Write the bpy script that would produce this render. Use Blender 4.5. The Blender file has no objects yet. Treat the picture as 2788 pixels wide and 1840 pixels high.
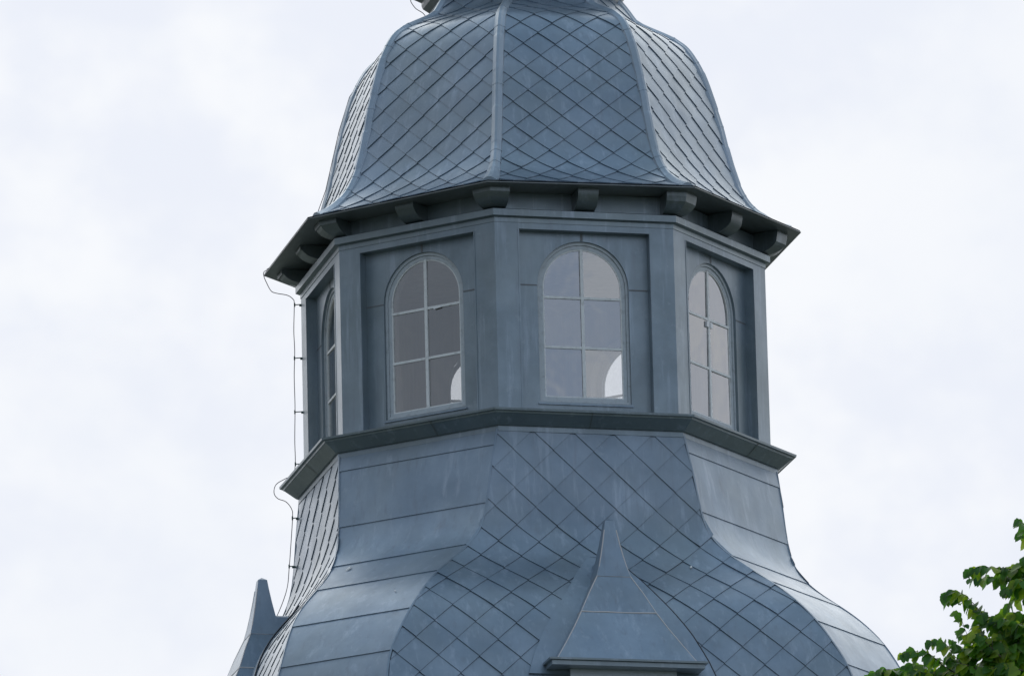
import bpy, math, random
from mathutils import Vector, Matrix, noise
random.seed(7)
R = math.radians
S = bpy.context.scene
COL = S.collection

# ------------------------------------------------------------------ camera
ZC = 26.98                      # height of the lower cornice above the ground
cam_d = bpy.data.cameras.new('camera'); cam = bpy.data.objects.new('camera', cam_d); COL.objects.link(cam)
_r = Vector((0.99967338, 0.00888792, -0.02396106)); _u = Vector((0.02544624, -0.25922369, 0.96548204)); _f = Vector((-0.00236986, 0.96577641, 0.25936519))
M4 = Matrix((( _r.x, _u.x, -_f.x, 0), (_r.y, _u.y, -_f.y, -100.022), (_r.z, _u.z, -_f.z, ZC-25.2794), (0, 0, 0, 1)))
cam.matrix_world = M4
cam_d.sensor_width = 36; cam_d.lens = 24576.4/2788*36
cam_d.clip_start = 1; cam_d.clip_end = 6000
S.camera = cam

# ------------------------------------------------------------------ sky, sun, exposure
SUN_EL, SUN_AZ = R(42), R(-8)          # azimuth from +y (behind the tower) towards -x
S.view_settings.view_transform = 'Standard'; S.view_settings.look = 'None'
S.view_settings.exposure = 0; S.view_settings.gamma = 1
w = bpy.data.worlds.new('World'); S.world = w; w.use_nodes = True
nt = w.node_tree; N = nt.nodes; L = nt.links
for n in list(N): N.remove(n)
def nd(t, **kw):
    n = N.new(t)
    for k, v in kw.items(): setattr(n, k, v)
    return n
out = nd('ShaderNodeOutputWorld'); bg = nd('ShaderNodeBackground'); bg.inputs['Strength'].default_value = 0.1
L.new(bg.outputs[0], out.inputs[0])
sky = nd('ShaderNodeTexSky', sky_type='NISHITA', sun_disc=False, sun_elevation=SUN_EL, sun_rotation=-SUN_AZ)
tc = nd('ShaderNodeTexCoord'); sep = nd('ShaderNodeSeparateXYZ'); L.new(tc.outputs['Generated'], sep.inputs[0])
def mapr(src, a, b, c, d, smooth=True):
    m = nd('ShaderNodeMapRange', interpolation_type='SMOOTHSTEP' if smooth else 'LINEAR')
    L.new(src, m.inputs['Value'])
    for k, v in zip(('From Min', 'From Max', 'To Min', 'To Max'), (a, b, c, d)): m.inputs[k].default_value = v
    return m.outputs[0]
def mixc(f, a, b):
    m = nd('ShaderNodeMix', data_type='RGBA')
    if isinstance(f, float): m.inputs[0].default_value = f
    else: L.new(f, m.inputs[0])
    for i, v in ((6, a), (7, b)):
        if isinstance(v, tuple): m.inputs[i].default_value = (*v, 1)
        else: L.new(v, m.inputs[i])
    return m.outputs[2]
def noise_n(scale, detail, rough=.5, zs=1.0, loc=(0, 0, 0)):
    mp = nd('ShaderNodeMapping'); L.new(tc.outputs['Generated'], mp.inputs[0]); mp.inputs['Scale'].default_value = (1, 1, zs); mp.inputs['Location'].default_value = loc
    n = nd('ShaderNodeTexNoise'); n.inputs['Scale'].default_value = scale; n.inputs['Detail'].default_value = detail; n.inputs['Roughness'].default_value = rough
    L.new(mp.outputs[0], n.inputs['Vector']); return n.outputs[0]
# a bank of cloud, bright where the hidden sun stands behind it (beyond the tower), dim and broken on the other side
lx = nd('ShaderNodeMath', operation='MULTIPLY_ADD'); L.new(mapr(sep.outputs['X'], -1, 0, 1, 0, False), lx.inputs[0]); lx.inputs[1].default_value = .20; L.new(sep.outputs['Y'], lx.inputs[2])
fy = mapr(lx.outputs[0], -0.45, 0.45, 0, 1)
big = noise_n(2.6, 5, .55, 1.6, (.3, .1, .2))
fine = noise_n(38, 4, .55, 1.2, (.9, .55, .15))
fine2 = noise_n(14, 3, .5, 1.2, (.25, .5, .2))
back_n = noise_n(10, 2, .45, 1.6, (.4, .2, .9))
dark_c = mixc(mapr(back_n, .36, .64, 0, 1), (2.1, 3.0, 4.5), (5.0, 5.7, 6.5))
low_c = mixc(mapr(sep.outputs['X'], -.75, .0, 0, 1), (2.4, 2.9, 3.6), mixc(mapr(back_n, .36, .60, 0, 1), (5.0, 6.6, 9.4), (9.6, 10.4, 11.6)))
dark_c = mixc(mapr(sep.outputs['Z'], .28, .5, 1, 0), dark_c, low_c)
bright_c = mixc(mapr(fine, .40, .66, 0, 1), (8.4, 8.75, 9.6), (9.4, 9.6, 9.95))
bright_c = mixc(mapr(fine2, .42, .62, 0, .45), bright_c, (8.35, 8.75, 9.55))
cloud = mixc(fy, dark_c, bright_c)
glow = nd('ShaderNodeMath', operation='MULTIPLY'); L.new(mapr(sep.outputs['Y'], .05, .6, 0, 1), glow.inputs[0]); L.new(mapr(sep.outputs['Z'], .36, .52, 0, 1), glow.inputs[1])
cloud = mixc(glow.outputs[0], cloud, (15.5, 16.0, 16.2))     # veil round the hidden sun
zen = mapr(sep.outputs['Z'], .62, .95, 0, 1)
cloud = mixc(zen, cloud, (5.4, 7.3, 9.3))          # an the cloud layer overhead is thin and bluish
cover = mapr(big, .36, .52, .55, 1.0)
cov2 = nd('ShaderNodeMath', operation='MAXIMUM'); L.new(cover, cov2.inputs[0]); L.new(mapr(sep.outputs['Y'], .1, .6, 0, 1), cov2.inputs[1])
L.new(mixc(cov2.outputs[0], sky.outputs[0], cloud), bg.inputs['Color'])
sl = bpy.data.lights.new('sun', 'SUN'); sl.energy = 0.5; sl.angle = R(60); sl.color = (1, .96, .9)
so = bpy.data.objects.new('sun', sl); COL.objects.link(so)
sd = Vector((math.sin(SUN_AZ)*math.cos(SUN_EL), math.cos(SUN_AZ)*math.cos(SUN_EL), math.sin(SUN_EL)))
so.rotation_euler = sd.to_track_quat('Z', 'Y').to_euler(); so.location = (0, 40, 70)

# ------------------------------------------------------------------ materials
def mat(name):
    m = bpy.data.materials.new(name); m.use_nodes = True
    t = m.node_tree
    return m, t, t.nodes['Principled BSDF']
def mk(t, typ, **kw):
    n = t.nodes.new(typ)
    for k, v in kw.items(): setattr(n, k, v)
    return n
def tnoise(t, scale, detail=4, rough=.55, sc=(1, 1, 1)):
    c = mk(t, 'ShaderNodeTexCoord'); mp = mk(t, 'ShaderNodeMapping'); mp.inputs['Scale'].default_value = sc
    n = mk(t, 'ShaderNodeTexNoise'); n.inputs['Scale'].default_value = scale; n.inputs['Detail'].default_value = detail; n.inputs['Roughness'].default_value = rough
    t.links.new(c.outputs['Object'], mp.inputs[0]); t.links.new(mp.outputs[0], n.inputs['Vector']); return n.outputs[0]
def tmap(t, src, a, b, c, d):
    m = mk(t, 'ShaderNodeMapRange'); t.links.new(src, m.inputs['Value'])
    for k, v in zip(('From Min', 'From Max', 'To Min', 'To Max'), (a, b, c, d)): m.inputs[k].default_value = v
    return m.outputs[0]
def tmix(t, f, a, b, blend='MIX'):
    m = mk(t, 'ShaderNodeMix', data_type='RGBA', blend_type=blend)
    if isinstance(f, (int, float)): m.inputs[0].default_value = f
    else: t.links.new(f, m.inputs[0])
    for i, v in ((6, a), (7, b)):
        if isinstance(v, tuple): m.inputs[i].default_value = (*v, 1)
        else: t.links.new(v, m.inputs[i])
    return m.outputs[2]
def tval(t, f):      # grey colour from a value
    m = mk(t, 'ShaderNodeCombineColor')
    for i in range(3): t.links.new(f, m.inputs[i])
    return m.outputs[0]
def zinc(name, c0, c1, metallic=.55, rough=.46, island=.045, streak=.6, pale=.4, coat=.85):
    m, t, b = mat(name)
    base = tmix(t, tmap(t, tnoise(t, 1.7, 5, .6), .35, .65, 0, 1), c0, c1)
    base = tmix(t, tmap(t, tnoise(t, .9, 3, .6), .42, .68, 0, .35), base, (.20, .235, .225))
    geo = mk(t, 'ShaderNodeNewGeometry')
    base = tmix(t, 1.0, base, tval(t, tmap(t, geo.outputs['Random Per Island'], 0, 1, 1-island, 1+island)), 'MULTIPLY')
    # rain streaks running down the sheet, and pale oxide bloom
    st = tnoise(t, 9, 5, .65, (1, 1, .07))
    base = tmix(t, tmap(t, st, .55, .78, 0, streak), base, (.40, .47, .56))
    st2 = tnoise(t, 15, 4, .6, (1, 1, .10))
    base = tmix(t, tmap(t, st2, .56, .8, 0, streak), base, (.13, .155, .19))
    base = tmix(t, tmap(t, tnoise(t, 5, 8, .72), .60, .80, 0, pale), base, (.45, .50, .55))
    base = tmix(t, tmap(t, tnoise(t, 60, 4, .7), .3, .7, 0, .12), base, (.15, .17, .19))
    t.links.new(base, b.inputs['Base Color'])
    b.inputs['Metallic'].default_value = metallic
    b.inputs['Coat Weight'].default_value = coat; b.inputs['Coat Roughness'].default_value = .40; b.inputs['Coat IOR'].default_value = 1.8
    t.links.new(tmap(t, tnoise(t, 4, 6, .65, (1, 1, .5)), .3, .7, rough-.07, rough+.10), b.inputs['Roughness'])
    bp = mk(t, 'ShaderNodeBump'); bp.inputs['Strength'].default_value = .35; bp.inputs['Distance'].default_value = .03
    t.links.new(tnoise(t, 3.2, 3, .5), bp.inputs['Height']); t.links.new(bp.outputs[0], b.inputs['Normal'])
    return m
Z_TILE = zinc('zinc_tile', (.13, .192, .255), (.205, .272, .345))
Z_SHEET = zinc('zinc_sheet', (.16, .23, .305), (.23, .308, .39), island=.08, rough=.52, coat=.7)
Z_WALL = zinc('zinc_wall', (.115, .165, .195), (.19, .25, .295), island=.05, pale=.45)
Z_RIB = zinc('zinc_rib', (.23, .30, .37), (.29, .36, .43), island=.05, pale=.6, streak=.5)
Z_TRIM = zinc('zinc_trim', (.12, .165, .185), (.165, .215, .235), island=.05, rough=.42)
Z_DARK = zinc('dark_zinc', (.075, .09, .09), (.10, .115, .11), metallic=.35, rough=.55, island=.05, streak=.2, pale=.15)  # darker, slightly greenish zinc for soffit, lap joints and upper cornice
Z_JOINT, t_, b_ = mat('dark_joint'); b_.inputs['Base Color'].default_value = (.16, .165, .17, 1); b_.inputs['Roughness'].default_value = .6; b_.inputs['Metallic'].default_value = .2
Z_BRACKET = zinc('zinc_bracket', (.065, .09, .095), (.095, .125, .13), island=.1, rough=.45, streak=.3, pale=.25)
Z_SEAM, t_, b_ = mat('seam_solder'); b_.inputs['Base Color'].default_value = (.55, .52, .50, 1); b_.inputs['Roughness'].default_value = .6; b_.inputs['Metallic'].default_value = .2
def painted(name, col, rough=.5, dirt=(.16, .15, .14), amt=.5):
    m, t, b = mat(name)
    c = tmix(t, tmap(t, tnoise(t, 14, 6, .7), .5, .75, 0, amt), col, dirt)
    t.links.new(c, b.inputs['Base Color']); b.inputs['Roughness'].default_value = rough; return m
FRAME = painted('grey_frame_paint', (.46, .50, .52)); BAR = painted('pale_bar_paint', (.74, .75, .73), amt=.4)
WOOD, t_, b_ = mat('interior_boards')
c_ = tmix(t_, tmap(t_, tnoise(t_, 11, 5, .6, (1, 1, .06)), .3, .7, 0, 1), (.24, .195, .17), (.36, .305, .27))
t_.links.new(c_, b_.inputs['Base Color']); b_.inputs['Roughness'].default_value = .6
IFRAME = painted('interior_trim', (.52, .40, .30), amt=.2)
GLASS = bpy.data.materials.new('old_glass'); GLASS.use_nodes = True
t_ = GLASS.node_tree; t_.nodes.clear()
o_ = mk(t_, 'ShaderNodeOutputMaterial'); tr = mk(t_, 'ShaderNodeBsdfTransparent'); tr.inputs[0].default_value = (.98, .985, .985, 1)
gl = mk(t_, 'ShaderNodeBsdfGlossy'); gl.inputs['Roughness'].default_value = .02
df = mk(t_, 'ShaderNodeBsdfDiffuse'); df.inputs[0].default_value = (.55, .55, .54, 1)
fr = mk(t_, 'ShaderNodeLayerWeight'); fr.inputs['Blend'].default_value = .5
fr5 = mk(t_, 'ShaderNodeMath', operation='POWER'); fr5.inputs[1].default_value = 2.3; t_.links.new(fr.outputs['Facing'], fr5.inputs[0])
frm = tmap(t_, fr5.outputs[0], 0, 1, .33, 1)      # two sheets of old glass
bp = mk(t_, 'ShaderNodeBump'); bp.inputs['Strength'].default_value = .10; bp.inputs['Distance'].default_value = .02
t_.links.new(tnoise(t_, 2.5, 2, .5), bp.inputs['Height']); t_.links.new(bp.outputs[0], gl.inputs['Normal'])
m1 = mk(t_, 'ShaderNodeMixShader'); m2 = mk(t_, 'ShaderNodeMixShader')
t_.links.new(tmap(t_, tnoise(t_, 6, 6, .65), .4, .75, .02, .08), m1.inputs[0]); t_.links.new(tr.outputs[0], m1.inputs[1]); t_.links.new(df.outputs[0], m1.inputs[2])
t_.links.new(frm, m2.inputs[0]); t_.links.new(m1.outputs[0], m2.inputs[1]); t_.links.new(gl.outputs[0], m2.inputs[2]); t_.links.new(m2.outputs[0], o_.inputs[0])
WIRE, t_, b_ = mat('copper_wire'); b_.inputs['Base Color'].default_value = (.07, .06, .075, 1); b_.inputs['Metallic'].default_value = .5; b_.inputs['Roughness'].default_value = .5
CLAMP, t_, b_ = mat('green_clamp'); b_.inputs['Base Color'].default_value = (.05, .10, .09, 1); b_.inputs['Roughness'].default_value = .55; b_.inputs['Metallic'].default_value = .3
PALE = painted('white_latch', (.8, .8, .8), amt=.1)
HINGE = painted('rusty_hinge', (.16, .10, .06), amt=.4, dirt=(.05, .04, .03))
LINER_AND_SHADOW = painted('black_liner_and_shadow', (.02, .022, .026), amt=.2)  # black roof underlay, also the shadow line drawn beside the dormer flashing

# ------------------------------------------------------------------ mesh helpers
class MB:
    def __init__(s): s.v = []; s.f = []; s.sm = []
    def face(s, pts, smooth=False):
        i = len(s.v); s.v += [tuple(p) for p in pts]; s.f.append(tuple(range(i, i+len(pts)))); s.sm.append(smooth)
    def grid(s, rows, smooth=True, flip=False, close=False):
        i = len(s.v); n = len(rows[0])
        for r in rows: s.v += [tuple(p) for p in r]
        for a in range(len(rows)-1):
            for b in range(n if close else n-1):
                c = (b+1) % n
                q = (i+a*n+b, i+a*n+c, i+(a+1)*n+c, i+(a+1)*n+b)
                s.f.append(q[::-1] if flip else q); s.sm.append(smooth)
    def hexa(s, p):       # 8 points: bottom 0-3 ccw, top 4-7
        i = len(s.v); s.v += [tuple(q) for q in p]
        for q in ((3, 2, 1, 0), (4, 5, 6, 7), (0, 1, 5, 4), (1, 2, 6, 5), (2, 3, 7, 6), (3, 0, 4, 7)):
            s.f.append(tuple(i+k for k in q)); s.sm.append(False)
    def tube(s, pts, rad, n=8, cap=True):
        pts = [Vector(p) for p in pts]; rows = []
        for k, p in enumerate(pts):
            d = (pts[min(k+1, len(pts)-1)]-pts[max(k-1, 0)]).normalized()
            a = d.cross(Vector((.31, .2, .93))).normalized(); b = d.cross(a)
            rr = rad[k] if isinstance(rad, (list, tuple)) else rad
            rows.append([p+a*rr*math.cos(6.28318*j/n)+b*rr*math.sin(6.28318*j/n) for j in range(n)])
        s.grid(rows, True, False, True)
        if cap: s.face(rows[0][::-1]); s.face(rows[-1])
    def build(s, name, material, parent=None, origin=None, bevel=0):
        me = bpy.data.meshes.new(name)
        ov = Vector(origin) if origin is not None else Vector((0, 0, 0))
        me.from_pydata([tuple(Vector(p)-ov) for p in s.v], [], s.f); me.update()
        me.polygons.foreach_set('use_smooth', s.sm)
        for m in (material if isinstance(material, list) else [material]): me.materials.append(m)
        ob = bpy.data.objects.new(name, me); COL.objects.link(ob)
        if parent is not None: ob.parent = parent
        ob.location = ov
        if bevel:
            b = ob.modifiers.new('bevel', 'BEVEL'); b.width = bevel; b.segments = 2; b.limit_method = 'ANGLE'; b.angle_limit = R(40)
        return ob
def child_of(ob, parent): ob.parent = parent; return ob

# all tower coordinates: z measured from the lower cornice lip; the tower empty stands on the ground, parts inherit z + ZC
PHI = R(-8.5997)
def corner_dir(k):            # corner k: k=0 is the near left one
    a = PHI + k*math.pi/4; return Vector((math.sin(a), -math.cos(a), 0))
def face_ang(k): return PHI + math.pi/8 + k*math.pi/4      # face k lies between corners k and k+1; even = main face
def fdir(k): a = face_ang(k); return Vector((math.sin(a), -math.cos(a), 0))
def ftan(k): a = face_ang(k); return Vector((math.cos(a), math.sin(a), 0))
UP = Vector((0, 0, 1)); C8 = math.cos(math.pi/8); S8 = math.sin(math.pi/8); T8 = math.tan(math.pi/8)
def P(k, u, d, z): return fdir(k)*d + ftan(k)*u + UP*(z+ZC)
def CR(k, r, z): return corner_dir(k)*r + UP*(z+ZC)
def warp(p):                 # the eave sits slightly out of level
    z = p.z-ZC
    wgt = max(0, min(1, (3.05-z)/.45)) if z > 2.5 else 0
    return Vector((p.x, p.y, p.z + .0148*p.x*wgt))
def ring_mb(prof, mb=None, warped=False, split=True):
    """octagonal moulding: prof = [(corner radius, z)...] from bottom to top seen from outside"""
    mb = mb or MB()
    for k in range(8):
        rows = [[CR(k, r, z), CR(k+1, r, z)] for r, z in prof]
        if warped: rows = [[warp(p) for p in row] for row in rows]
        mb.grid(rows, False)
    return mb
def interp(z, xs, ys):
    if z <= xs[0]: return ys[0]
    for i in range(len(xs)-1):
        if z <= xs[i+1]:
            t = (z-xs[i])/(xs[i+1]-xs[i]); return ys[i]+(ys[i+1]-ys[i])*t
    return ys[-1]
def smooth_tab(xs, ys, x0, x1, n, sig):
    g = [interp(x0+(x1-x0)*i/n, xs, ys) for i in range(n+1)]; o = []
    for i in range(n+1):
        if i == 0 or i == n: o.append(g[i]); continue
        hw = min(sig*2, i, n-i); tot = 0; acc = 0
        for j in range(-hw, hw+1):
            ww = math.exp(-.5*(j/sig)**2); tot += ww; acc += ww*g[i+j]
        o.append(acc/tot)
    return [x0+(x1-x0)*i/n for i in range(n+1)], o

class Surf:
    """one roof face: apothem a(z), half width h(z), ruled horizontally; s = length along the slope from the bottom"""
    def __init__(s, zs, a, h):
        s.z = zs; s.a = a; s.h = h; s.s = [0]
        for i in range(1, len(zs)): s.s.append(s.s[-1]+math.hypot(zs[i]-zs[i-1], a[i]-a[i-1]))
        s.len = s.s[-1]
    def at(s, q):
        z = interp(q, s.s, s.z); a = interp(q, s.s, s.a); h = interp(q, s.s, s.h)
        e = .03; z0 = interp(q-e, s.s, s.z); z1 = interp(q+e, s.s, s.z); a0 = interp(q-e, s.s, s.a); a1 = interp(q+e, s.s, s.a)
        d = math.hypot(z1-z0, a1-a0) or 1
        return z, a, h, ((z1-z0)/d, -(a1-a0)/d)      # normal: outward part, upward part
    def pt(s, k, u, q, off):
        z, a, h, n = s.at(q); return P(k, u, a+n[0]*off, z+n[1]*off)
    def s_of_z(s, z):
        return interp(z, s.z, s.s)

def clip(poly, a, b, c):      # keep a*u + b*q <= c
    o = []
    for i in range(len(poly)):
        p, q = poly[i], poly[(i+1) % len(poly)]
        fp = a*p[0]+b*p[1]-c; fq = a*q[0]+b*q[1]-c
        if fp <= 0: o.append(p)
        if (fp < 0 < fq) or (fq < 0 < fp):
            t = fp/(fp-fq); o.append((p[0]+(q[0]-p[0])*t, p[1]+(q[1]-p[1])*t))
    return o
def tiles(mb, sf, k, tw, th, u0, s0, step, s_lo, s_hi, base=.012, wf=lambda p: p, rnd=random.Random(3)):
    """lozenge tiles lapped downwards; each is a slightly tilted sheet whose two lower edges stand proud of the tiles below"""
    hw, hh = tw/2, th/2
    nr = int(sf.len/hh)+3; nc = int(3/hw)+3
    for r in range(-nr, nr):
        for c in range(-nc, nc+1):
            if (r+c) % 2: continue
            uc, sc = u0+c*hw, s0+r*hh
            if sc+hh < s_lo or sc-hh > s_hi: continue
            hm = sf.at(max(0, min(sf.len, sc)))[2]
            if abs(uc)-hw > hm+.35: continue
            poly = [(uc, sc-hh), (uc+hw, sc), (uc, sc+hh), (uc-hw, sc)]
            q0 = max(s_lo, sc-hh); q1 = min(s_hi, sc+hh)
            h0, h1 = sf.at(q0)[2], sf.at(q1)[2]
            sl = (h1-h0)/max(1e-6, q1-q0)
            # the hip runs nearly straight across one tile
            poly = clip(poly, 1, -sl, h0-sl*q0+.004); poly = clip(poly, -1, -sl, h0-sl*q0+.004)
            poly = clip(poly, 0, -1, -s_lo); poly = clip(poly, 0, 1, s_hi)
            if len(poly) < 3: continue
            j1, j2, j3 = rnd.gauss(0, .001), rnd.gauss(0, .0010), rnd.gauss(0, .0010)
            off = lambda u, q: base - step*.5*(q-sc)/hh + j1 + j2*(u-uc)/hw + j3*(q-sc)/hh + .0035*(1-min(1, (abs(u-uc)/hw+abs(q-sc)/hh)))
            qs = sorted(set([round(p[1], 5) for p in poly])); lo, hi = qs[0], qs[-1]
            lev = sorted(set(qs+[lo+(hi-lo)*i/6 for i in range(1, 6)]))
            lev = [q for i, q in enumerate(lev) if i == 0 or q-lev[i-1] > 1e-4]
            rows = []
            for q in lev:
                us = []
                for i in range(len(poly)):
                    a, b = poly[i], poly[(i+1) % len(poly)]
                    if min(a[1], b[1])-1e-5 <= q <= max(a[1], b[1])+1e-5:
                        if abs(a[1]-b[1]) < 2e-5: us += [a[0], b[0]]
                        else: us.append(a[0]+(b[0]-a[0])*(q-a[1])/(b[1]-a[1]))
                if not us: continue
                ul, ur = min(us), max(us)
                rows.append([(ul+(ur-ul)*i/4, q) for i in range(5)])
            if len(rows) < 2: continue
            mb.grid([[wf(sf.pt(k, u, q, off(u, q))) for u, q in row] for row in rows], True)
            # folded lower edges
            for (a, b) in (((uc-hw, sc), (uc, sc-hh)), ((uc, sc-hh), (uc+hw, sc))):
                e = [(a[0]+(b[0]-a[0])*i/6, a[1]+(b[1]-a[1])*i/6) for i in range(7)]
                e = [p for p in e if s_lo <= p[1] <= s_hi and abs(p[0]) <= sf.at(p[1])[2]+.01]
                if len(e) < 2: continue
                mb.grid([[wf(sf.pt(k, u+(uc-u)*.03, q+(sc-q)*.03, off(u, q)-step*1.7)) for u, q in e], [wf(sf.pt(k, u, q, off(u, q))) for u, q in e]], False)

# ------------------------------------------------------------------ ground
gb = MB(); gb.face([(-3000, -3000, 0), (3000, -3000, 0), (3000, 3000, 0), (-3000, 3000, 0)])
GM, t_, b_ = mat('grass_ground')
t_.links.new(tmix(t_, tmap(t_, tnoise(t_, .05, 8, .65), .35, .65, 0, 1), (.085, .10, .075), (.14, .145, .12)), b_.inputs['Base Color']); b_.inputs['Roughness'].default_value = .95
g = gb.build('ground', GM); g['kind'] = 'structure'

# ------------------------------------------------------------------ tower
tower = bpy.data.objects.new('tower', None); COL.objects.link(tower)
tower['label'] = 'octagonal blue-grey zinc church tower with arched lantern windows and bell-shaped tiled roofs'; tower['category'] = 'tower'

# --- masonry shaft below the roofs
zb = [-26.98, -5.2, -5.15, -4.75, -4.7, -4.55]; ab = [3.45, 3.45, 3.75, 3.95, 4.05, 4.05]
PLASTER = painted('pale_render', (.55, .52, .46), rough=.9, amt=.3)
sb = MB()
def chamfer_pts(a1, a2):     # corner list of the chamfered square, corner k between face k-1 and k
    o = []
    for k in range(8):
        h1 = (a2-a1*math.cos(math.pi/4))/math.sin(math.pi/4)
        o.append((k, a1, -h1) if k % 2 == 0 else (k-1, a1, h1))
    return o
rows = []
for z, a in zip(zb, ab): rows.append([P(k, u, d, z) for k, d, u in chamfer_pts(a, a*1.16)])
sb.grid(rows, False, False, True)
sb.build('tower_wall', PLASTER, tower)

# --- bell roof
bz = [-4.55, -4.3, -4.0, -3.6, -3.3, -3.0, -2.7, -2.45, -2.2, -2.0, -1.8, -1.6, -1.4, -1.2, -.95, -.7, -.45, -.19]
b1 = [4.10, 4.03, 3.93, 3.79, 3.685, 3.585, 3.485, 3.385, 3.23, 3.06, 2.865, 2.744, 2.652, 2.605, 2.585, 2.572, 2.56, 2.54]
b2 = [4.70, 4.67, 4.62, 4.555, 4.48, 4.36, 4.18, 4.01, 3.77, 3.54, 3.235, 2.985, 2.805, 2.725, 2.68, 2.645, 2.60, 2.552]
zs_, A1 = smooth_tab(bz, b1, -4.55, -.19, 110, 3); _, A2 = smooth_tab(bz, b2, -4.55, -.19, 110, 3)
c45 = math.cos(math.pi/4)
H1 = [(y-x*c45)/c45 for x, y in zip(A1, A2)]; H2 = [(x-y*c45)/c45 for x, y in zip(A1, A2)]
SM = Surf(zs_, A1, H1); SD = Surf(zs_, A2, H2)
core = MB()
for k in range(8):
    sf = SM if k % 2 == 0 else SD
    core.grid([[sf.pt(k, -sf.h[i], sf.s[i], -.012), sf.pt(k, sf.h[i], sf.s[i], -.012)] for i in range(0, 111, 2)], True)
bell = core.build('bell_roof', LINER_AND_SHADOW, tower)
for k in range(8):
    mb = MB()
    if k % 2 == 0:
        tiles(mb, SM, k, .461, .447, .023, SM.len-.004, .019, 0, SM.len-.002, rnd=random.Random(10+k))
        mb.build('tiled_roof_face', Z_TILE, bell)
    else:
        seams = [-4.6, -4.05, -3.53, -3.0, -2.465, -1.95, -1.59, -1.06, -.39, -.185]
        rr = random.Random(k)
        for i in range(len(seams)-1):
            z0, z1 = max(-4.55, seams[i]+rr.gauss(0, .012)), seams[i+1]+.03
            s0, s1 = SD.s_of_z(z0), min(SD.len, SD.s_of_z(z1))
            q = [s0+(s1-s0)*j/14 for j in range(15)]
            of = lambda s: .015-.011*(s-s0)/(s1-s0)
            mb.grid([[SD.pt(k, (-1+2*j/8)*(SD.at(s)[2]+.004), s, of(s)+.003*noise.noise(Vector((k*7+j*.4, s*2, 1)))) for j in range(9)] for s in q], True)
            mb.grid([[SD.pt(k, (-1+2*j/8)*(SD.at(s0)[2]), s0+.002, -.004) for j in range(9)], [SD.pt(k, (-1+2*j/8)*(SD.at(s0)[2]+.004), s0, .015+.003*noise.noise(Vector((k*7+j*.4, s0*2, 1)))) for j in range(9)]], False)
        mb.build('sheet_roof_face', Z_SHEET, bell)
DROP = painted('lime_white', (.78, .78, .75), amt=.25)
for (k, z, u, a_, b_2) in ((7, -1.66, -.62, .022, .05), (0, -1.72, -.02, .014, .016), (0, -1.80, 1.02, .016, .02), (0, -1.90, -.26, .012, .10), (0, -2.02, -.20, .008, .07), (7, -2.2, .42, .012, .014)):
    sf = SM if k % 2 == 0 else SD; q0 = sf.s_of_z(z); rj = random.Random(int(z*1000)); mb = MB()
    rim = [(a_*rj.uniform(.6, 1.2)*math.cos(6.2832*j/11), b_2*rj.uniform(.6, 1.2)*math.sin(6.2832*j/11)) for j in range(11)]
    lo = [sf.pt(k, u+x+.25*y, q0+y, .018) for x, y in rim]; hi = [sf.pt(k, u+.75*x+.25*y, q0+.75*y, .026) for x, y in rim]
    mb.grid([lo, hi], True, False, True); mb.face(hi)
    mb.build('bird_dropping', DROP, bell)
# folded standing seam along every hip of the bell
for k in range(8):
    sf = SM if k % 2 == 0 else SD
    mb = MB(); rows = []
    for i in range(0, 111):
        q = sf.s[i]; e0 = sf.pt(k, -sf.h[i], q, .0); 
        n1 = sf.pt(k, -sf.h[i], q, 1)-e0
        o_k = (k-1) % 8; sg = SD if k % 2 == 0 else SM
        n2 = sg.pt(o_k, sg.h[i], sg.s[i], 1)-sg.pt(o_k, sg.h[i], sg.s[i], 0)
        nn = (n1+n2).normalized(); sd_ = (n1-n2).normalized()
        wd, ht = .013, .016
        rows.append([e0-sd_*wd-nn*.01, e0-sd_*wd*.8+nn*ht, e0+sd_*wd*.8+nn*ht, e0+sd_*wd-nn*.01])
    mb.grid(rows, False)
    mb.build('hip_seam', Z_TILE, bell)

# --- collar and lower cornice
collar = ring_mb([(2.775, -.215), (2.772, -.15), (2.80, -.148)]).build('roof_collar', Z_WALL, tower)
cb = ring_mb([(2.72, -.150), (2.80, -.152), (2.935, -.050), (2.948, -.046), (2.955, -.026), (2.990, -.024), (2.995, .0), (2.66, .085)])
cornice = cb.build('lower_cornice', Z_TRIM, tower)
for k, u in ((7, .28), (0, -.02), (1, .33), (6, .1), (2, .2)):
    pr = [(2.78, -.148), (2.800, -.152), (2.935, -.050), (2.948, -.046), (2.957, -.026)]
    rows = [[P(k, u-.008, r*C8+.004, z-.003), P(k, u+.008, r*C8+.004, z-.003)] for r, z in pr]
    jb = MB(); jb.grid(rows, False)
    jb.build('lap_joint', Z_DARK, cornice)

# --- lantern walls
RW = 2.70; AW = RW*C8; HF = RW*S8
AP = AW-.118            # recessed panel
PW, ZT, ZB = .752, 2.15, -.02
OW, OS, OB = .527, 1.535, .19        # opening: half width, springing, sill
NA = 20
def arch_pts(r, zs): return [(-r*math.cos(math.pi*i/NA), zs+r*math.sin(math.pi*i/NA)) for i in range(NA+1)]
def panel_with_arch(mb, k, d, pw, zb, zt, ow, os_, ob, flip=False):
    def q(pts):
        pp = [P(k, u, d, z) for u, z in pts]; mb.face(pp[::-1] if flip else pp)
    q([(-pw, zb), (pw, zb), (pw, ob), (-pw, ob)])
    q([(-pw, ob), (-ow, ob), (-ow, os_), (-pw, os_)]); q([(ow, ob), (pw, ob), (pw, os_), (ow, os_)])
    q([(-pw, os_), (-ow, os_), (-ow, zt), (-pw, zt)]); q([(ow, os_), (pw, os_), (pw, zt), (ow, zt)])
    ap = arch_pts(ow, os_)
    for a, b in zip(ap[:-1], ap[1:]): q([a, b, (b[0], zt), (a[0], zt)])
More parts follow.
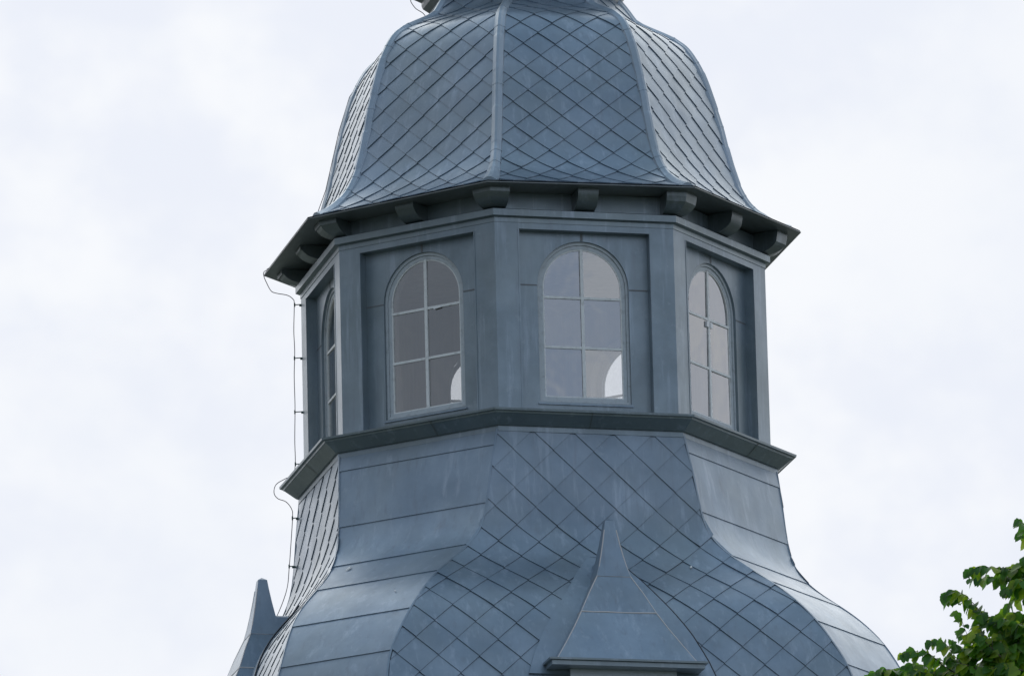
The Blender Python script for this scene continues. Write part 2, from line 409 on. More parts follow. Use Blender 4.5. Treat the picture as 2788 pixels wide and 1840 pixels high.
def outline(ow, os_, ob): return [(-ow, ob)]+arch_pts(ow, os_)+[(ow, ob)]
def reveal(mb, k, o, d0, d1, flip=False):
    rows = [[P(k, u, d0, z) for u, z in o], [P(k, u, d1, z) for u, z in o]]
    mb.grid(rows, False, not flip, True)
wall = ring_mb([(RW, 2.15), (RW, 2.222)]).build('lantern_wall', Z_WALL, tower)     # lintel band
for k in range(8):
    # corner pilaster wraps both faces
    mb = MB(); kp = (k-1) % 8
    pw = PW
    ins = [P(kp, pw, AP-.02, 0), P(kp, pw, AW, 0), CR(k, RW, 0), P(k, -pw, AW, 0), P(k, -pw, AP-.02, 0)]
    rows = [[p+UP*z for p in ins] for z in (ZB, ZT)]
    mb.grid(rows, False)
    # soldered edge strips
    for kk, sgn in ((kp, 1), (k, -1)):
        u0 = sgn*(pw+.004); u1 = sgn*(pw+.017)
        for (z0, z1) in ((ZB, ZT),):
            a, b = min(u0, u1), max(u0, u1)
            mb.hexa([P(kk, a, AW-.001, z0), P(kk, b, AW-.001, z0), P(kk, b, AW+.005, z0), P(kk, a, AW+.005, z0), P(kk, a, AW-.001, z1), P(kk, b, AW-.001, z1), P(kk, b, AW+.005, z1), P(kk, a, AW+.005, z1)][::1])
    mb.build('corner_pilaster', Z_WALL, wall, bevel=0)
    mb = MB()
    panel_with_arch(mb, k, AP, PW+.002, ZB, ZT+.02, OW, OS, OB)
    reveal(mb, k, outline(OW, OS, OB), AP, AP-.055)
    # lintel underside
    mb.face([P(k, -PW, AP, ZT), P(k, PW, AP, ZT), P(k, PW, AW, ZT), P(k, -PW, AW, ZT)])
    pan = mb.build('wall_panel', Z_WALL, wall)
    # soldered joints of the panel sheets
    def bx(u0, u1, z0, z1, d0=AP-.001, d1=AP+.004):
        jb = MB(); jb.hexa([P(k, u0, d1, z0), P(k, u1, d1, z0), P(k, u1, d0, z0), P(k, u0, d0, z0), P(k, u0, d1, z1), P(k, u1, d1, z1), P(k, u1, d0, z1), P(k, u0, d0, z1)])
        jb.build('panel_joint', Z_JOINT, wall)
    bx(-.018, .010, OS+OW+.004, ZT-.002)
    bx(-PW+.004, -OW-.004, OS-.008, OS+.005); bx(OW+.004, PW-.004, OS-.028, OS-.012)
    # inner boarding
    ib = MB(); AI = 2.10; iw = AI*T8
    panel_with_arch(ib, k, AI, iw, -.1, 2.5, OW-.02, OS, OB+.02, True)
    reveal(ib, k, outline(OW-.02, OS, OB+.02), AI+.14, AI)
    ib.build('inner_wall', WOOD, wall)
fl = MB(); fl.face([CR(k, 2.32, -.05) for k in range(8)]); fl.build('inner_floor', WOOD, wall)
fl = MB(); fl.face([CR(k, 2.32, 2.45) for k in range(8)][::-1]); fl.build('inner_ceiling', WOOD, wall)

# --- windows
def ring_band(mb, k, o0, o1, d0, d1):
    """solid frame between outline o0 (outer) and o1 (inner), front at d1, back at d0"""
    n = len(o0)
    f0 = [P(k, u, d1, z) for u, z in o0]; f1 = [P(k, u, d1, z) for u, z in o1]
    g0 = [P(k, u, d0, z) for u, z in o0]; g1 = [P(k, u, d0, z) for u, z in o1]
    mb.grid([f0, f1], False, False, True); mb.grid([f1, g1], False, False, True); mb.grid([g1, g0], False, False, True)
DW = AP-.042
for k in range(8):
    rk = random.Random(50+k)
    mb = MB()
    ring_band(mb, k, outline(OW-.001, OS, OB+.002), outline(OW-.030, OS-.004, OB+.030), DW-.07, DW+.012)
    win = mb.build('window', FRAME, tower)
    mb = MB()
    GWd, GS, GB = .455, 1.527, .257
    ring_band(mb, k, outline(OW-.032, OS-.004, OB+.032), outline(GWd, GS, GB), DW-.06, DW-.004)
    mb.build('sash', FRAME, win)
    # putty line round the panes
    mb = MB()
    ring_band(mb, k, outline(GWd+.001, GS, GB-.001), outline(GWd-.014, GS, GB+.014), DW-.03, DW-.010)
    def bar(u0, u1, z0, z1, d0=DW-.026, d1=DW-.004):
        mb.hexa([P(k, u0, d1, z0), P(k, u1, d1, z0), P(k, u1, d0, z0), P(k, u0, d0, z0), P(k, u0, d1, z1), P(k, u1, d1, z1), P(k, u1, d0, z1), P(k, u0, d0, z1)])
    bar(-.018, .018, GB, GS+GWd)
    for z in (.837, 1.415):
        bar(-GWd, -.0185, z-.014, z+.014, DW-.024, DW-.007); bar(.0185, GWd, z-.014, z+.014, DW-.024, DW-.007)
    mb.build('glazing_bars', BAR, win)
    # six panes, each a hair out of plane
    mb = MB()
    for (ul, ur) in ((-GWd, 0), (0, GWd)):
        for (zl, zh) in ((GB, .837), (.837, 1.415), (1.415, None)):
            tx, tz = rk.gauss(0, .010), rk.gauss(0, .007)
            if zh is not None: pts = [(ul, zl), (ur, zl), (ur, zh), (ul, zh)]
            else:
                ap = [p for p in arch_pts(GWd, GS) if ul-.001 <= p[0] <= ur+.001]
                pts = [(ul, zl), (ur, zl)]+ap[::-1]
            um, zm = (ul+ur)/2, zl+.28
            mb.face([P(k, u, DW-.020+tx*(u-um)+tz*(z-zm), z) for u, z in pts])
    mb.build('window_pane', GLASS, win)
    # sheet-metal sill
    mb = MB()
    mb.hexa([P(k, -OW-.02, AP+.016, OB-.035), P(k, OW+.02, AP+.016, OB-.035), P(k, OW+.02, DW-.02, OB-.02), P(k, -OW-.02, DW-.02, OB-.02),
             P(k, -OW-.02, AP+.016, OB-.02), P(k, OW+.02, AP+.016, OB-.02), P(k, OW+.02, DW-.02, OB+.004), P(k, -OW-.02, DW-.02, OB+.004)])
    mb.build('sill', Z_SHEET, win)
    if k == 1:
        for u in (-.04, .04):
            mb = MB(); mb.hexa([P(k, u-.022, DW+.006, 1.32), P(k, u+.022, DW+.006, 1.32), P(k, u+.022, DW-.02, 1.32), P(k, u-.022, DW-.02, 1.32), P(k, u-.022, DW+.006, 1.385), P(k, u+.022, DW+.006, 1.385), P(k, u+.022, DW-.02, 1.385), P(k, u-.022, DW-.02, 1.385)])
            mb.build('latch', PALE, win)
    if k == 7:
        mb = MB(); mb.hexa([P(k, .11, DW+.008, 1.385), P(k, .20, DW+.008, 1.395), P(k, .20, DW-.004, 1.395), P(k, .11, DW-.004, 1.385), P(k, .11, DW+.008, 1.405), P(k, .20, DW+.008, 1.412), P(k, .20, DW-.004, 1.412), P(k, .11, DW-.004, 1.405)])
        mb.build('latch', PALE, win)
    if k == 6:
        for z in (.33, 1.50):
            mb = MB(); mb.hexa([P(k, .44, DW+.05, z), P(k, .50, DW+.05, z), P(k, .50, DW, z), P(k, .44, DW, z), P(k, .44, DW+.05, z+.13), P(k, .50, DW+.05, z+.13), P(k, .50, DW, z+.13), P(k, .44, DW, z+.13)])
            mb.build('hinge', HINGE, win)

# --- entablature: lower fascia, projecting moulding, frieze
mould = ring_mb([(2.69, 2.218), (2.708, 2.220), (2.708, 2.272), (2.755, 2.282), (2.763, 2.284), (2.763, 2.358), (2.752, 2.366), (2.60, 2.375)]).build('entablature', Z_TRIM, tower)
fz = ring_mb([(2.62, 2.372), (2.62, 2.60)]).build('frieze', Z_TRIM, tower)
# --- brackets under the eave
AFZ = 2.62*C8
def bracket_rows(n=9, out=.325, top=2.572, bot=2.372):
    pr = []
    for i in range(n):
        a = math.pi/2*i/(n-1)
        pr.append((out*math.cos(a)**.8 if i < n-1 else .015, top-(top-bot)*(.12+.88*math.sin(a))))
    return [(out, top)]+pr
BR = bracket_rows()
for k in range(8):
    mb = MB(); hw_ = .118
    mb.grid([[warp(P(k, -hw_, AFZ+o, z)), warp(P(k, hw_, AFZ+o, z))] for o, z in BR], True, True)
    for s in (-1, 1):
        pts = [warp(P(k, s*hw_, AFZ+o, z)) for o, z in BR]+[warp(P(k, s*hw_, AFZ-.01, 2.372)), warp(P(k, s*hw_, AFZ-.01, 2.572))]
        mb.face(pts if s > 0 else pts[::-1])
    mb.build('eave_bracket', Z_BRACKET, tower)
    mb = MB(); kp = (k-1) % 8; wd = .095
    rows = []
    for o, z in BR:
        d = AFZ+o
        ucr = d*T8
        rows.append([warp(P(kp, 2.62*S8-wd, d, z)), warp(CR(k, d/C8, z)), warp(P(k, -2.62*S8+wd, d, z))])
    mb.grid(rows, False, True)
    for kk, s in ((kp, 1), (k, -1)):
        pts = [warp(P(kk, s*(2.62*S8-wd), AFZ+o, z)) for o, z in BR]+[warp(P(kk, s*(2.62*S8-wd), AFZ-.01, 2.372)), warp(P(kk, s*(2.62*S8-wd), AFZ-.01, 2.572))]
        mb.face(pts[::-1] if s > 0 else pts)
    mb.build('eave_bracket', Z_BRACKET, tower)
# --- eave: soffit, lip
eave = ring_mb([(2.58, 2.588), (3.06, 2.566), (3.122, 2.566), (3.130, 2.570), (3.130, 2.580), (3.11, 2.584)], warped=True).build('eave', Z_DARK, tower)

# --- dome roof
dz = [2.584, 2.625, 2.69, 2.77, 2.86, 2.95, 3.05, 3.2, 3.45, 3.70, 3.90, 4.20, 4.45, 4.63, 4.78, 4.88, 4.94, 5.00, 5.07, 5.14, 5.20, 5.25, 5.34, 5.43, 5.52]
dr = [3.150, 2.990, 2.865, 2.755, 2.655, 2.575, 2.515, 2.445, 2.370, 2.31, 2.27, 2.185, 2.11, 2.045, 1.965, 1.90, 1.84, 1.75, 1.62, 1.48, 1.36, 1.305, 1.25, 1.19, 1.12]
dzs, DR = smooth_tab(dz, dr, 2.584, 5.52, 90, 1)
DR = [r-.03 for r in DR]
SX = Surf(dzs, [r*C8 for r in DR], [r*S8 for r in DR])
core = MB()
for k in range(8): core.grid([[warp(SX.pt(k, -SX.h[i], SX.s[i], -.012)), warp(SX.pt(k, SX.h[i], SX.s[i], -.012))] for i in range(0, 91)], True)
dome = core.build('dome_roof', LINER_AND_SHADOW, tower)
s_e = SX.s_of_z(2.612)
for k in range(8):
    mb = MB(); rk = random.Random(80+k)
    tiles(mb, SX, k, .372, .312, (.055 if k == 0 else rk.uniform(-.15, .15)), .10, .0195, s_e, SX.len, wf=warp, rnd=rk)
    # plain starter strip along the eave
    q = [s_e*j/6 for j in range(7)]
    mb.grid([[warp(SX.pt(k, (-1+2*j/6)*SX.at(s)[2], s, .012)) for j in range(7)] for s in q], True)
    mb.build('tiled_dome_face', Z_TILE, dome)
for k in range(8):      # rolled hip caps
    mb = MB(); cur = []
    kp = (k-1) % 8; nseg = 0
    for i in range(0, 91):
        e = warp(SX.pt(k, -SX.h[i], SX.s[i], 0)); n1 = SX.pt(k, -SX.h[i], SX.s[i], 1)-SX.pt(k, -SX.h[i], SX.s[i], 0); n2 = SX.pt(kp, SX.h[i], SX.s[i], 1)-SX.pt(kp, SX.h[i], SX.s[i], 0)
        nn = (n1+n2).normalized(); sd_ = (n1-n2).normalized()
        wd = .058+.03*max(0, min(1, (2.95-dzs[i])/.25)) if dzs[i] < 3 else .058
        lap = .006 if (SX.s[i] % .95) < .475 else 0
        ht = .03
        row = [e-sd_*(wd+.012)-nn*.035, e-sd_*wd+nn*.010, e-sd_*wd*.62+nn*(ht*.8+lap), e-sd_*wd*.25+nn*(ht+.012+lap), e+sd_*wd*.25+nn*(ht+.012+lap), e+sd_*wd*.62+nn*(ht*.8+lap), e+sd_*wd+nn*.010, e+sd_*(wd+.012)-nn*.035]
        cur.append(row)
    first = next(j for j in range(91) if dzs[j] > 2.612)
    mb.grid(cur[first:], False); mb.face(cur[first])
    for zj in (2.93, 3.10, 3.95, 4.72, 5.0):          # folded cross joints of the cap
        i = min(range(91), key=lambda j: abs(dzs[j]-zj-.02*math.sin(k*2.1)))
        c0 = cur[i]; cen = sum((p for p in c0), Vector())/8
        t_up = (cur[min(i+1, 90)][3]-cur[i][3]).normalized()
        big_ = [cen+(p-cen)*1.09 for p in c0]
        mb.grid([big_, [p+t_up*.016 for p in big_]], False); mb.face(big_[::-1]); mb.face([p+t_up*.016 for p in big_])
    mb.build('hip_cap', Z_RIB, dome)

# --- small upper cornice and spirelet above the picture
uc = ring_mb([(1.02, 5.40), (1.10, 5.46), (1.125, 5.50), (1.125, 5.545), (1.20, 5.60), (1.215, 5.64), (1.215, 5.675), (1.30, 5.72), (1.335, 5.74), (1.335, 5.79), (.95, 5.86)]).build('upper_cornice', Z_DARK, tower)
sp = ring_mb([(.95, 5.84), (.95, 7.2), (1.15, 7.25), (1.2, 7.32), (.95, 7.6), (.6, 8.2), (.25, 8.9), (.10, 9.8), (.03, 11.2)]).build('spirelet', Z_SHEET, tower)

# --- dormers on the four main faces
CHEEK = painted('pale_dormer_sheet', (.50, .55, .60), amt=.3)
def dormer(k):
    YC = 3.235
    # pyramid half widths: z, half width across, half depth
    pr = [(-3.115, .79, .675), (-2.9, .655, .565), (-2.7, .535, .46), (-2.5, .425, .36), (-2.25, .300, .265), (-2.05, .190, .175), (-1.92, .152, .143), (-1.80, .124, .118), (-1.65, .094, .090), (-1.50, .068, .066), (-1.39, .052, .051)]
    root = MB()
    # cheeks and front of the dormer
    wv, fd = .60, 3.73
    for (u0, d0, u1, d1) in ((-wv, 2.9, -wv, fd), (-wv, fd, wv, fd), (wv, fd, wv, 2.9)):
        root.face([P(k, u0, d0, -4.3), P(k, u1, d1, -4.3), P(k, u1, d1, -3.13), P(k, u0, d0, -3.13)])
    ob = root.build('dormer', CHEEK, tower)
    mb = MB()
    zs = [p[0] for p in pr]
    # hipped spire: three open faces plus the back, each split where the sheets lap
    segs = [(0, 3), (3, 5), (5, 10)]
    for a, b in segs:
        lap = .006
        for side in range(4):
            rows = []
            for i in range(a, b+1):
                z, hx, hy = pr[i]; e = lap*(1-(i-a)/(b-a)); hx += e; hy += e
                c = [(-hx, YC+hy), (hx, YC+hy), (hx, YC-hy), (-hx, YC-hy)]
                p0, p1 = c[side], c[(side+1) % 4]
                rows.append([P(k, p0[0]+(p1[0]-p0[0])*j/4, p0[1]+(p1[1]-p0[1])*j/4, z) for j in range(5)])
            mb.grid(rows, True)
    z, hx, hy = pr[-1]; c = [(-hx, YC+hy), (hx, YC+hy), (hx, YC-hy), (-hx, YC-hy)]
    for i in range(4):
        p0, p1 = c[i], c[(i+1) % 4]; mb.face([P(k, p0[0], p0[1], z), P(k, p1[0], p1[1], z), P(k, 0, YC, z+.034)])
    roof = mb.build('dormer_roof', Z_SHEET, ob)
    # soldered laps and arrises
    for i, hgt in ((3, .012), (5, .007)):
        z, hx, hy = pr[i]; c = [(-hx, YC+hy), (hx, YC+hy), (hx, YC-hy), (-hx, YC-hy)]
        for s in (3, 0, 1):
            p0, p1 = c[s], c[(s+1) % 4]
            if s == 3: p0, p1 = c[3], c[0]
            jb = MB(); jb.tube([P(k, p0[0]+(p1[0]-p0[0])*j/6, p0[1]+(p1[1]-p0[1])*j/6, z+.004*random.uniform(-1, 1)) for j in range(7)], hgt*.75, 6); jb.build('solder_line', Z_SEAM, roof)
    for sx in (-1, 1):
        jb = MB(); jb.tube([P(k, sx*(hx), YC+hy, z) for z, hx, hy in pr[:10]], .007, 6); jb.build('solder_line', Z_SEAM, roof)
    # saddle running back from the spire into the bell roof
    mb = MB(); rows0 = []
    sw = [(-3.10, .775), (-2.9, .650), (-2.7, .530), (-2.5, .420), (-2.25, .295), (-2.05, .186), (-1.92, .148), (-1.835, .126), (-1.812, .09), (-1.805, .0)]
    for dd in (3.22, 2.75):
        rows0.append([P(k, -h, dd, z) for z, h in sw]+[P(k, h, dd, z) for z, h in sw[-2::-1]])
    mb.grid(rows0, False)
    mb.build('saddle_roof', Z_SHEET, ob)
    # flashing laid on the bell roof beside the dormer
    mb = MB()
    ow = [(-3.25, 1.06), (-3.03, .985), (-2.71, .835), (-2.45, .665), (-2.2, .49), (-2.0, .36), (-1.87, .265), (-1.72, .15)]
    rows = []
    for sgn in (-1, 1):
        rows = []
        for i in range(31):
            z = -3.25+(1.53)*i/30; h = interp(z, [q[0] for q in ow], [q[1] for q in ow]); s = SM.s_of_z(z)
            rows.append([SM.pt(k, sgn*h, s, -.005), SM.pt(k, sgn*h, s, .034), SM.pt(k, sgn*h*.55, s, .030), SM.pt(k, 0, s, .030)])
        mb.grid(rows, False, sgn > 0)
        if sgn < 0: continue
        gp = MB(); gp.tube([SM.pt(k, sgn*(interp(-3.25+1.53*i/15, [q[0] for q in ow], [q[1] for q in ow])+.006), SM.s_of_z(-3.25+1.53*i/15), .030) for i in range(16)], .009, 6)  # black tube drawn as the shadow in the gap beside the flashing
        gp.build('flashing_gap_shadow', LINER_AND_SHADOW, ob)
    mb.face([SM.pt(k, -.15, SM.s_of_z(-1.72), -.005), SM.pt(k, .15, SM.s_of_z(-1.72), -.005), SM.pt(k, .15, SM.s_of_z(-1.72), .034), SM.pt(k, -.15, SM.s_of_z(-1.72), .034)])
    mb.build('flashing', Z_SHEET, ob)
    # cornice of the dormer: thin drip lip, pale fascia, soffit
    mb = MB(); lv = [(.60, 3.73, -3.185), (.80, 3.92, -3.195), (.862, 3.965, -3.192), (.862, 3.965, -3.145), (.892, 3.998, -3.140), (.895, 4.0, -3.118), (.78, 3.90, -3.095)]
    rows = []
    for wx, fd_, z in lv: rows.append([P(k, -wx, 2.9, z), P(k, -wx, fd_, z), P(k, wx, fd_, z), P(k, wx, 2.9, z)])
    mb.grid(rows, False)
    mb.build('dormer_cornice', Z_TRIM, ob)
    return ob
for k in (0, 2, 4, 6): dormer(k)

# ------------------------------------------------------------------ lightning conductor at the left corner
lc = bpy.data.objects.new('lightning_conductor', None); COL.objects.link(lc)
lc['label'] = 'thin dark lightning conductor wire running down the left edge of the tower'; lc['category'] = 'wire'
kA = -2
def wire_pts(l): return [CR(kA, r, z) for z, r in l]
def smooth_path(pts, n=6):
    pts = [Vector(p) for p in pts]; o = []
    for i in range(len(pts)-1):
        p0, p1, p2, p3 = pts[max(i-1, 0)], pts[i], pts[i+1], pts[min(i+2, len(pts)-1)]
        for j in range(n):
            t = j/n; o.append(.5*((2*p1)+(p2-p0)*t+(2*p0-5*p1+4*p2-p3)*t*t+(3*p1-p0-3*p2+p3)*t**3))
    return o+[pts[-1]]
wA = [(2.60, 3.06), (2.575, 3.125), (2.525, 3.130), (2.451, 3.104), (2.340, 3.048), (2.306, 2.981), (2.275, 2.86), (2.226, 2.795), (2.164, 2.779), (1.85, 2.790), (1.60, 2.784), (1.3, 2.795), (.95, 2.792), (.55, 2.802), (.273, 2.801), (.14, 2.83), (.097, 2.923), (.036, 3.029), (-.060, 3.055), (-.130, 3.013), (-.175, 2.918), (-.266, 2.853), (-.373, 2.845), (-.749, 2.875), (-.941, 2.893), (-1.209, 2.927), (-1.51, 3.046), (-1.8, 3.22), (-2.1, 3.5), (-2.5, 3.8)]
mb = MB(); mb.tube(smooth_path(wire_pts(wA)), .0045, 6); mb.build('cable', WIRE, lc)
mb = MB(); mb.tube(smooth_path(wire_pts([(5.95, 1.05), (5.80, 1.342), (5.729, 1.341), (5.688, 1.331), (5.615, 1.280), (5.549, 1.194), (5.463, 1.154), (5.39, 1.19)])), .0045, 6); mb.build('cable', WIRE, lc)
mb = MB(); mb.tube([CR(kA, r+.035, z)for z, r in ((5.4, 1.17), (5.2, 1.36), (5.05, 1.67), (4.9, 1.85), (4.6, 2.05), (4.2, 2.18), (3.5, 2.35), (3.0, 2.54), (2.75, 2.77), (2.60, 3.06))], .0045, 6); mb.build('cable', WIRE, lc)
for z, rw, rc in ((2.154, 2.69, 2.775), (1.519, 2.69, 2.788), (.879, 2.69, 2.795), (.262, 2.69, 2.80), (-.373, 2.775, 2.846), (-.938, 2.83, 2.894)):
    mb = MB(); mb.tube([CR(kA, rw, z), CR(kA, rc+.008, z)], .006, 6); mb.tube([CR(kA, rc, z-.022), CR(kA, rc, z+.022)], .009, 8)
    mb.tube([CR(kA, rw-.02, z-.012), CR(kA, rw+.03, z-.012)], .012, 6)
    mb.build('clamp', CLAMP, lc)

# ------------------------------------------------------------------ tree to the right, in front of the tower
LEAF, t_, b_ = mat('leaf')
geo = mk(t_, 'ShaderNodeNewGeometry')
ramp = mk(t_, 'ShaderNodeValToRGB'); e = ramp.color_ramp.elements
e[0].position = 0; e[0].color = (.028, .10, .010, 1); e[1].position = 1; e[1].color = (.31, .38, .035, 1)
m_ = e.new(.55); m_.color = (.085, .215, .018, 1)
t_.links.new(geo.outputs['Random Per Island'], ramp.inputs[0])
lc_ = tmix(t_, tmap(t_, tnoise(t_, 45, 4, .7), .60, .75, 0, .5), ramp.outputs[0], (.14, .11, .03))
t_.links.new(lc_, b_.inputs['Base Color']); b_.inputs['Roughness'].default_value = .42
tl = mk(t_, 'ShaderNodeBsdfTranslucent'); t_.links.new(tmix(t_, 1.0, ramp.outputs[0], (1.5, 1.7, .9), 'MULTIPLY'), tl.inputs[0])
mx = mk(t_, 'ShaderNodeMixShader'); mx.inputs[0].default_value = .55
t_.links.new(b_.outputs[0], mx.inputs[1]); t_.links.new(tl.outputs[0], mx.inputs[2]); t_.links.new(mx.outputs[0], t_.nodes['Material Output'].inputs[0])
BARK = painted('bark', (.085, .065, .045), rough=.9, amt=.6, dirt=(.04, .035, .03))
TY = -30.0
TWIGS = [[(3.891,18.4),(3.756,18.483),(3.627,18.487),(3.489,18.495),(3.428,18.474)],
[(3.893,18.462),(3.842,18.494),(3.756,18.505),(3.67,18.486)],
[(3.741,18.051),(3.674,18.106),(3.555,18.136),(3.454,18.227),(3.388,18.299),(3.304,18.345),(3.225,18.312)],
[(3.868,17.73),(3.619,17.755),(3.526,17.801),(3.441,17.839),(3.393,17.955),(3.346,18.079),(3.314,18.142)],
[(3.385,17.69),(3.283,17.737),(3.243,17.835),(3.177,17.903),(3.09,17.901)],
[(3.297,17.639),(3.179,17.713),(3.079,17.804),(3.011,17.828),(2.933,17.839),(2.868,17.801)],
[(3.124,17.609),(2.886,17.694),(2.809,17.714),(2.697,17.726),(2.601,17.684)],
[(3.915,18.117),(3.831,18.164),(3.77,18.148),(3.717,18.096)],
[(3.908,17.897),(3.804,17.891),(3.716,17.831),(3.645,17.772)],
[(3.903,17.765),(3.819,17.82),(3.733,17.813),(3.636,17.745)],
[(3.938,18.796),(3.88,18.86),(3.839,18.9)],
[(3.947,18.54),(3.896,18.559),(3.853,18.551)],
[(3.921,18.294),(3.82,18.349),(3.751,18.333),(3.688,18.273)],
[(3.645,17.754),(3.562,17.862),(3.496,17.925),(3.444,17.936)],
[(3.526,17.792),(3.522,17.951),(3.5,18.04),(3.477,18.12)],
[(3.872,17.854),(3.764,17.963),(3.68,18.018),(3.613,18.081)],
[(3.813,17.626),(3.642,17.666),(3.47,17.661),(3.35,17.691)],
[(3.64,17.613),(3.512,17.634),(3.428,17.707),(3.327,17.762)],
[(3.552,17.562),(3.297,17.639),(3.178,17.678),(3.108,17.644)],
[(3.866,17.678),(3.773,17.715),(3.686,17.7),(3.624,17.649)],
[(3.876,17.96),(3.809,18.014),(3.758,18.051),(3.681,18.062)],
[(3.473,17.758),(3.388,17.796),(3.33,17.868),(3.272,17.914)],
[(3.296,17.604),(3.229,17.677),(3.196,17.713),(3.127,17.697)],
[(3.896,18.047),(3.827,18.04),(3.783,18.006)],
[(3.426,17.636),(3.369,17.735),(3.302,17.789),(3.25,17.782)],
[(3.601,17.737),(3.587,17.835),(3.59,17.923),(3.643,17.948)],
[(3.174,17.572),(3.039,17.646),(2.971,17.666),(2.901,17.641)],
[(3.706,17.54),(3.597,17.614),(3.539,17.686),(3.464,17.741)]]
tree = bpy.data.objects.new('tree', None); COL.objects.link(tree); tree.location = (8.2, TY, 0)
tree['label'] = 'green broad-leaved tree reaching in from the lower right corner'; tree['category'] = 'tree'
TL = Vector((8.2, TY, 0))
def leaf(mb, base, d, nrm, ln, wd, fold, droop, fine=True):
    """serrated, cupped leaf with a midrib fold and a drooping point"""
    d = d.normalized(); sdv = d.cross(nrm).normalized(); nrm = sdv.cross(d).normalized()
    prof = [(0, .05), (.05, .28), (.15, .45), (.30, .52), (.47, .52), (.62, .47), (.76, .37), (.87, .22), (.94, .08), (1.0, .0)]
    if not fine: prof = prof[::2]+[prof[-1]]
    rows = []
    for i, (t, h) in enumerate(prof):
        c = base+d*(ln*t)-UP*(droop*ln*t*t)-nrm*(.10*ln*t*t)
        jag = 1+(.09 if i % 2 else -.05)
        hw = wd*h*jag
        if not fine: rows.append([c-sdv*hw+nrm*(fold*hw), c, c+sdv*hw+nrm*(fold*hw)]); continue
        rows.append([c-sdv*hw+nrm*(fold*hw)-d*(.03*ln), c-sdv*hw*.55+nrm*(fold*hw*.62), c, c+sdv*hw*.55+nrm*(fold*hw*.62), c+sdv*hw+nrm*(fold*hw)-d*(.03*ln)])
    mb.grid(rows, True)
rl = random.Random(21)
def spray(mb, wood, pts, step, size, detail=True):
    path = smooth_path(pts, 8)
    wood.tube(path[::4]+[path[-1]], [max(.0022, .0055*(1-i/(len(path[::4])+1))) for i in range(len(path[::4])+1)], 5)
    acc = 0; side = 1; tot = sum((path[i+1]-path[i]).length for i in range(len(path)-1)); run = 0
    for i in range(len(path)-1):
        seg = path[i+1]-path[i]; acc += seg.length; run += seg.length
        if acc >= step or i == len(path)-2:
            acc = 0; side = -side
            t = run/tot
            dv = seg.normalized()
            lat = dv.cross(UP).normalized()*side
            sz = size*rl.uniform(.75, 1.12)*(1-.28*t if t > .8 else 1)
            dirv = dv*rl.uniform(.35, .8)+lat*rl.uniform(.35, .85)-UP*rl.uniform(.25, .95)
            nrm = UP*rl.uniform(.25, .8)+Vector((rl.uniform(-.7, .3), rl.uniform(-1.3, -.35), 0))
            leaf(mb, path[i+1]+Vector((0, 0, rl.uniform(-.006, .004))), dirv, nrm, sz, sz*rl.uniform(.72, .95), rl.uniform(.15, .5), rl.uniform(.1, .55), detail)
crown = MB(); wood = MB()
for t in TWIGS:
    for rep in range(2):
        dy = rl.uniform(-.12, .12)+(0 if rep == 0 else rl.uniform(.1, .45)); jx = 0 if rep == 0 else rl.uniform(-.01, .04); jz = 0 if rep == 0 else rl.uniform(-.05, -.005)
        spray(crown, wood, [Vector((x+jx, TY+dy+(x-3.2)*rl.uniform(-.2, .2), z+jz)) for x, z in t], .0205, .104)
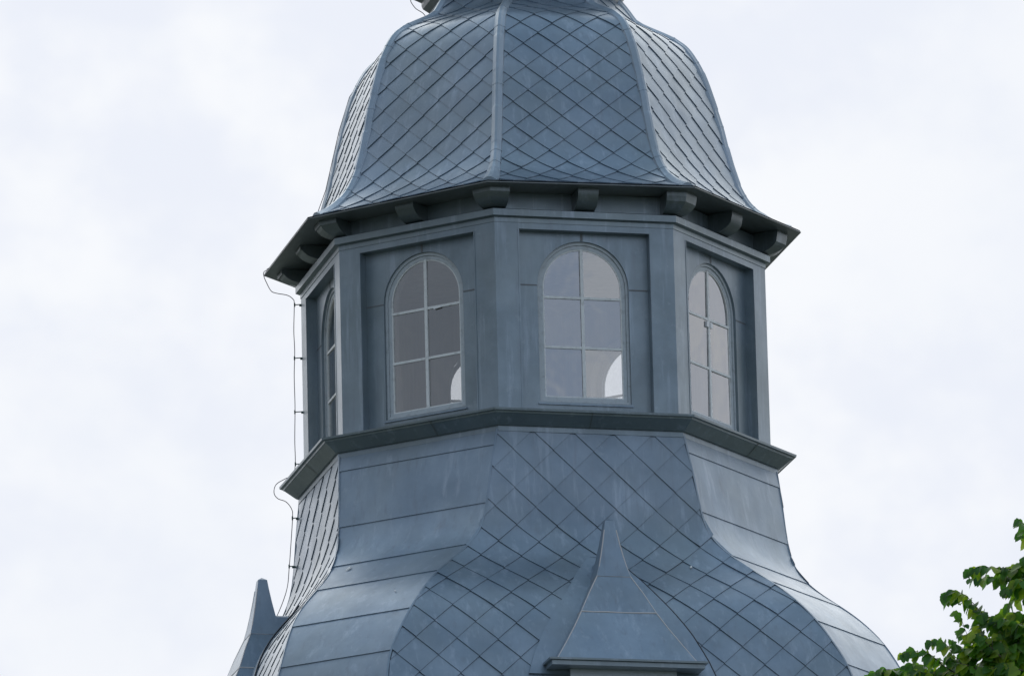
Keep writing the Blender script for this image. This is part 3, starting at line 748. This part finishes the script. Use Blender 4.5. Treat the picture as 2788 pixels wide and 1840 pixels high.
# the rest of the crown, outside the picture: boughs with the same kind of sprays
trunk = MB()
trunk.tube(smooth_path([TL, TL+Vector((.1, .1, 4)), TL+Vector((-.1, 0, 9)), TL+Vector((.1, .1, 14)), TL+Vector((0, 0, 18.2))], 6), [.42-.38*i/24 for i in range(25)], 12)
trunk.tube(smooth_path([TL+Vector((0, .1, 13.8)), TL+Vector((-1.6, .15, 15.6)), TL+Vector((-3.2, .1, 17.0)), TL+Vector((-4.15, .1, 17.75))], 6), [.085-.0042*i for i in range(19)], 7)
trunk.tube(smooth_path([TL+Vector((0, .1, 15.0)), TL+Vector((-1.7, .3, 17.2)), TL+Vector((-3.0, .1, 18.5)), TL+Vector((-4.05, 0, 18.85))], 6), [.075-.0037*i for i in range(19)], 7)
trunk.tube(smooth_path([TL+Vector((0, .1, 12.5)), TL+Vector((-2.2, -.1, 14.8)), TL+Vector((-4.2, 0, 16.6)), TL+Vector((-5.4, .05, 17.55))], 6), [.085-.0042*i for i in range(19)], 7)
for b in range(90):
    h = rl.uniform(5.5, 18.6); a = rl.uniform(0, 6.283); full = 4.6*math.sin(max(.12, min(1, (21-h)/15.5))*math.pi/1.9)
    if b < 22: a = math.pi+rl.uniform(-.5, .5); h = rl.uniform(14.5, 18.2); full = 4.1
    ln = full*rl.uniform(.75, 1); dv = Vector((math.cos(a), math.sin(a), rl.uniform(.05, .35)))
    st = TL+UP*(h-1.2)
    tip = st+dv*ln
    # keep the boughs clear of the open air at the crown's left edge
    def bad(p):
        if not (-38 < p.y < -22): return False
        m = 30*1.0
        return p.x < 3.95 and p.z > 17.4 - (0 if p.x > 2.5 else 0) - abs(p.y-TY)*.27
    bp_ = smooth_path([st, st+dv*ln*.5+UP*.25, tip-UP*.2], 6)
    bp_ = [p for p in bp_ if not (p.x < 4.4 and p.z > 17.0)]
    if len(bp_) > 2: trunk.tube(bp_, [.075*(1-.85*i/len(bp_)) for i in range(len(bp_))], 7)
    for s_ in range(34):
        q = st+dv*ln*rl.uniform(.3, 1)+Vector((rl.gauss(0, .35), rl.gauss(0, .35), rl.gauss(0, .3)))
        a2 = a+rl.gauss(0, .8); dd = Vector((math.cos(a2), math.sin(a2), rl.uniform(-.3, .35)))*rl.uniform(.5, .8)
        pts = [q, q+dd*.5+UP*.05, q+dd-UP*.1]
        if any(bad(p) or (p.x < 4.1 and p.z > 17.2) for p in pts): continue
        spray(crown, wood, pts, .085, .14, False)
trunk_o = trunk.build('trunk', BARK, tree, origin=None)
for ob in (trunk_o, wood.build('twigs', BARK, tree), crown.build('crown', LEAF, tree)):
    ob.location = -TL
# parts of the tower are built in world height; nothing else moves
